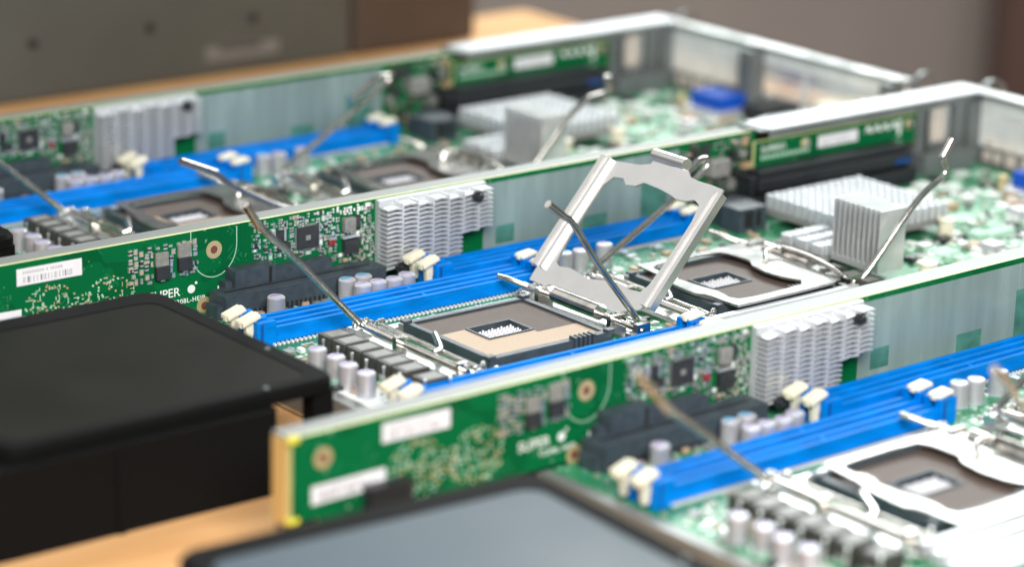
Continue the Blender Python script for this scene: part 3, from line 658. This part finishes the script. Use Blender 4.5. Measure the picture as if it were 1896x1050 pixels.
        if op: pl.location = Vector((-1.5, 0, 1.45)) * S; pl.rotation_euler = (0, -math.atan2(4.25, 3.7), 0)
        else: pl.location = Vector((-2.45, -1.45, 1.2)) * S; pl.rotation_euler = (0, math.pi, 0); pl.scale = (1, .93, 1)
        if op:
            for k, (v0, v1) in enumerate(((5.16, 5.80), (11.78, 12.38))):
                q = P('side_rail', sk, 'rail%d' % k, lambda g: rail(g, v0, v1), ['plate']); q.location = pl.location; q.rotation_euler = pl.rotation_euler
        for j, pts in enumerate(levers[si]):
            lever(sk, [(x - dx, y, z) for x, y, z in pts], 'lev%s%d%d' % (tag, si, j))
        if not op:
            P('wire_loop', sk, 'loop', lambda g: g.tube([(-3.6, -9.1, 1.35), (-3.2, -8.6, 1.55), (-2.3, -8.6, 1.6), (-2.3, -10.3, 1.6), (-2.5, -11.9, 1.5), (-2.5, -12.4, 1.3)], .1), ['wire'])
    return N

def shaft(x, y0, y1): return [(x, y1, 1.06), (x, (y0 + y1) / 2, 1.06)]
def l_left(y, pts): return [(-10.5, -12.8, 1.05), (-10.5, -9.6, 1.05), (-10.5, -6.7, 1.05), (-10.6, y, 1.15)] + pts
B_l1 = l_left(-6.2, [(-13.96, -6.2, 4.66), (-15.14, -6.2, 5.72), (-15.72, -6.2, 6.62)])
A_l1 = l_left(-6.2, [(-14.41, -6.2, 4.01), (-15.14, -6.2, 4.52), (-16.58, -6.2, 6.06)])
C_l1 = l_left(-6.2, [(-13.64, -6.2, 3.81), (-15.0, -6.2, 4.7), (-15.7, -6.2, 5.5)])
def l_right(dx, pts, ye=-11.9): return [(-2.0 + dx, -7.0, 1.0), (-1.9 + dx, -9.5, .98), (-1.7 + dx, ye + .5, .95), (-1.75 + dx if dx else -1.35, ye, .9)] + pts
B_l2 = l_right(0, [(-3.83, -11.8, 3.99), (-4.95, -11.8, 5.64), (-5.48, -11.8, 5.97), (-6.15, -11.8, 6.49)])
C_l2 = l_right(0, [(-3.31, -12, 1.51), (-5.8, -12, 2.85), (-6.62, -12, 3.57), (-8.35, -12, 4.34)])
A_l2 = l_right(0, [(-6.45, -12, 4.2), (-5.06, -12, 4.79), (-4.2, -12, 5.4)])
A_l2 = l_right(0, [(-2.6, -12, 1.8), (-5.0, -12, 4.0), (-5.9, -12, 5.2), (-6.6, -12, 5.8)])
B_l3 = [(.8, -12.8, 1.05), (.8, -9.6, 1.05), (.8, -6.5, 1.05), (.85, -6, 1.2), (5.4, -6, 3.6), (7.2, -6, 4.75), (7.1, -6, 5.1), (6.6, -6, 5.05), (5.9, -6, 4.6)]
C_l3 = [(.8, -12.8, 1.05), (.8, -9.6, 1.05), (.8, -6.5, 1.05), (.85, -6, 1.2), (2.1, -6, 1.9), (6.9, -6, 4.65), (7.0, -6, 4.95), (6.2, -6, 4.9), (4.76, -6, 4.04)]
B_l4 = l_right(11.35, [(12.69, -12.7, 4.1), (14.38, -12.7, 4.88), (13.98, -12.7, 5.63), (14.46, -12.7, 6.29)], -12.7)
C_l4 = l_right(11.35, [(12.98, -12.7, 4.29), (14.79, -12.7, 4.44), (14.59, -12.7, 5.24)], -12.7)

node('B', (0, 0, 0), 0, 'middle green server board with its left processor load plate flipped up', ((B_l1, B_l2), (B_l3, B_l4)), True)
node('C', (-1.18570864, 20.5084244, -.16255822), .0121375, 'farthest green server board, whose whole back end shows, by the dark panels', ((C_l1, C_l2), (C_l3, C_l4)), False)
node('A', (1.55254624, -20.4242106, -.124761), .0202869, 'nearest green server board running out of the lower right of the photo', ((A_l1, A_l2), (B_l3, B_l4)), False)

# ------------------------------------------------------------------ black fan shrouds
def b_shroud_top(g):
    o = rrect(-30.2, -17.4, -14.6, -2.6, .8); i = rrect(-29.7, -18.2, -14.0, -3.8, .7)
    n = len(o); z0, z1, zi = 2.3, 2.8, 2.77
    oc = rrect(-30.08, -17.52, -14.48, -2.72, .74)
    vs = [(x, y, z0) for x, y in o] + [(x, y, z1 - .16) for x, y in o] + [(x, y, z1) for x, y in oc] + [(x, y, z1) for x, y in i] + [(x, y, zi) for x, y in i]
    for k in range(4): g.add([vs[k * n + j] for j in range(n)] + [vs[(k + 1) * n + j] for j in range(n)], [(j, (j + 1) % n, n + (j + 1) % n, n + j) for j in range(n)], 1, k == 1)
    g.add([vs[4 * n + j] for j in range(n)], [tuple(range(n))], 0); g.add([vs[j] for j in range(n)], [tuple(range(n))[::-1]], 1)
def b_shroud_body(g): g.prism(rrect(-33.5, -20.2, -15.1, -4.2, .3, 4), 'z', TZ, 2.3, 0); g.box(-26.5, -26.2, -15.18, -15.1, TZ, 2.25, 0)
def b_shroud_leg(g): g.prism(rrect(-.42, .42, -.42, .42, .15, 3), 'z', TZ, 2.31, 0)
def b_dimple(g): g.cyl((0, 0, 0), .1, .03, n=16); g.cyl((0, 0, .03), .06, .02, n=16)
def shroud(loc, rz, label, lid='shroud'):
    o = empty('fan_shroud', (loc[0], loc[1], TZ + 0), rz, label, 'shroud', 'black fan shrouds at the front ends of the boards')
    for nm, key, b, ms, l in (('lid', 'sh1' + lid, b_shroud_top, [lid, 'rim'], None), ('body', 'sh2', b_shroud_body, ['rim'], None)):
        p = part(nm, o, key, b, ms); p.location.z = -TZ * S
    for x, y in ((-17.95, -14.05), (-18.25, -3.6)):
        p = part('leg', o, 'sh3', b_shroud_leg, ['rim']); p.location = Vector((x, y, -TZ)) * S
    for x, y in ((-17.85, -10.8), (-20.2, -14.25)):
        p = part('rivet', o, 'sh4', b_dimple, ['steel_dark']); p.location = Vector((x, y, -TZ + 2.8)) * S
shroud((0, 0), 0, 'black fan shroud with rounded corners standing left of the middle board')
shroud((1.55254624 - 1.6, -20.4242106 - 3.3), -.06, 'black fan shroud lowest in the photo, its lid painted greyish for reflected light', 'shroud_sheen')
shroud((-1.18570864 + .5, 20.5084244 + 1.0), .0121375, 'black fan shroud at the left edge, mostly outside the photo, beside the farthest board')

# ------------------------------------------------------------------ things behind
bx = empty('chassis_box', (-20, 39, TZ), 0, 'big dark grey metal server chassis standing on edge behind the boards', 'chassis')
def b_bx(g): g.box(-45, 41, 0, 5, 0, 26, 0)
part('casing', bx, 'bx', b_bx, ['panel'], bevel=.3)
for x, z in ((20.6, 3.1), (27.7, 3.15), (34.3, 3.0), (9.5, 6.0)): part('screw_hole', bx, 'bxh', lambda g: g.cyl((0, -.06, 0), .28, .05, 'y', 16), ['dark'], loc=(x, 0, z))
part('paper_label', bx, 'bxl', lambda g: (g.box(0, 4.8, -.05, 0, 0, .8, 0), g.box(.9, 3.6, -.056, -.051, .45, .75, 1)), ['label_grey', 'panel_dark'], loc=(31.2, 0, .9))
cb = empty('wood_reflection_block', (21.3, 39.3, TZ), 0, 'added dark brown block painting the wood reflected in the grey chassis, with a black hand hole', 'wood_reflection_block')  # added block, the chassis's wood reflection painted as brown
part('box', cb, 'cb', lambda g: g.box(0, 8.7, -.2, 4.6, 0, 26, 0), ['brown_reflection'], bevel=.3)
part('added_hand_hole', cb, 'cbh', lambda g: g.box(1.8, 3.7, -.05, 0, 1.2, 2.1, 0), ['panel_dark'])
g = G(); g.box(0, 34, 0, 10, -110, 60, 0)
post = top_mesh('pillar', g, ['door'], 'dark brown vertical pillar at the right edge against the taupe wall', 'pillar')
post.location = Vector((160, 112, 0)) * S; post.rotation_euler = (0, 0, math.radians(-38))
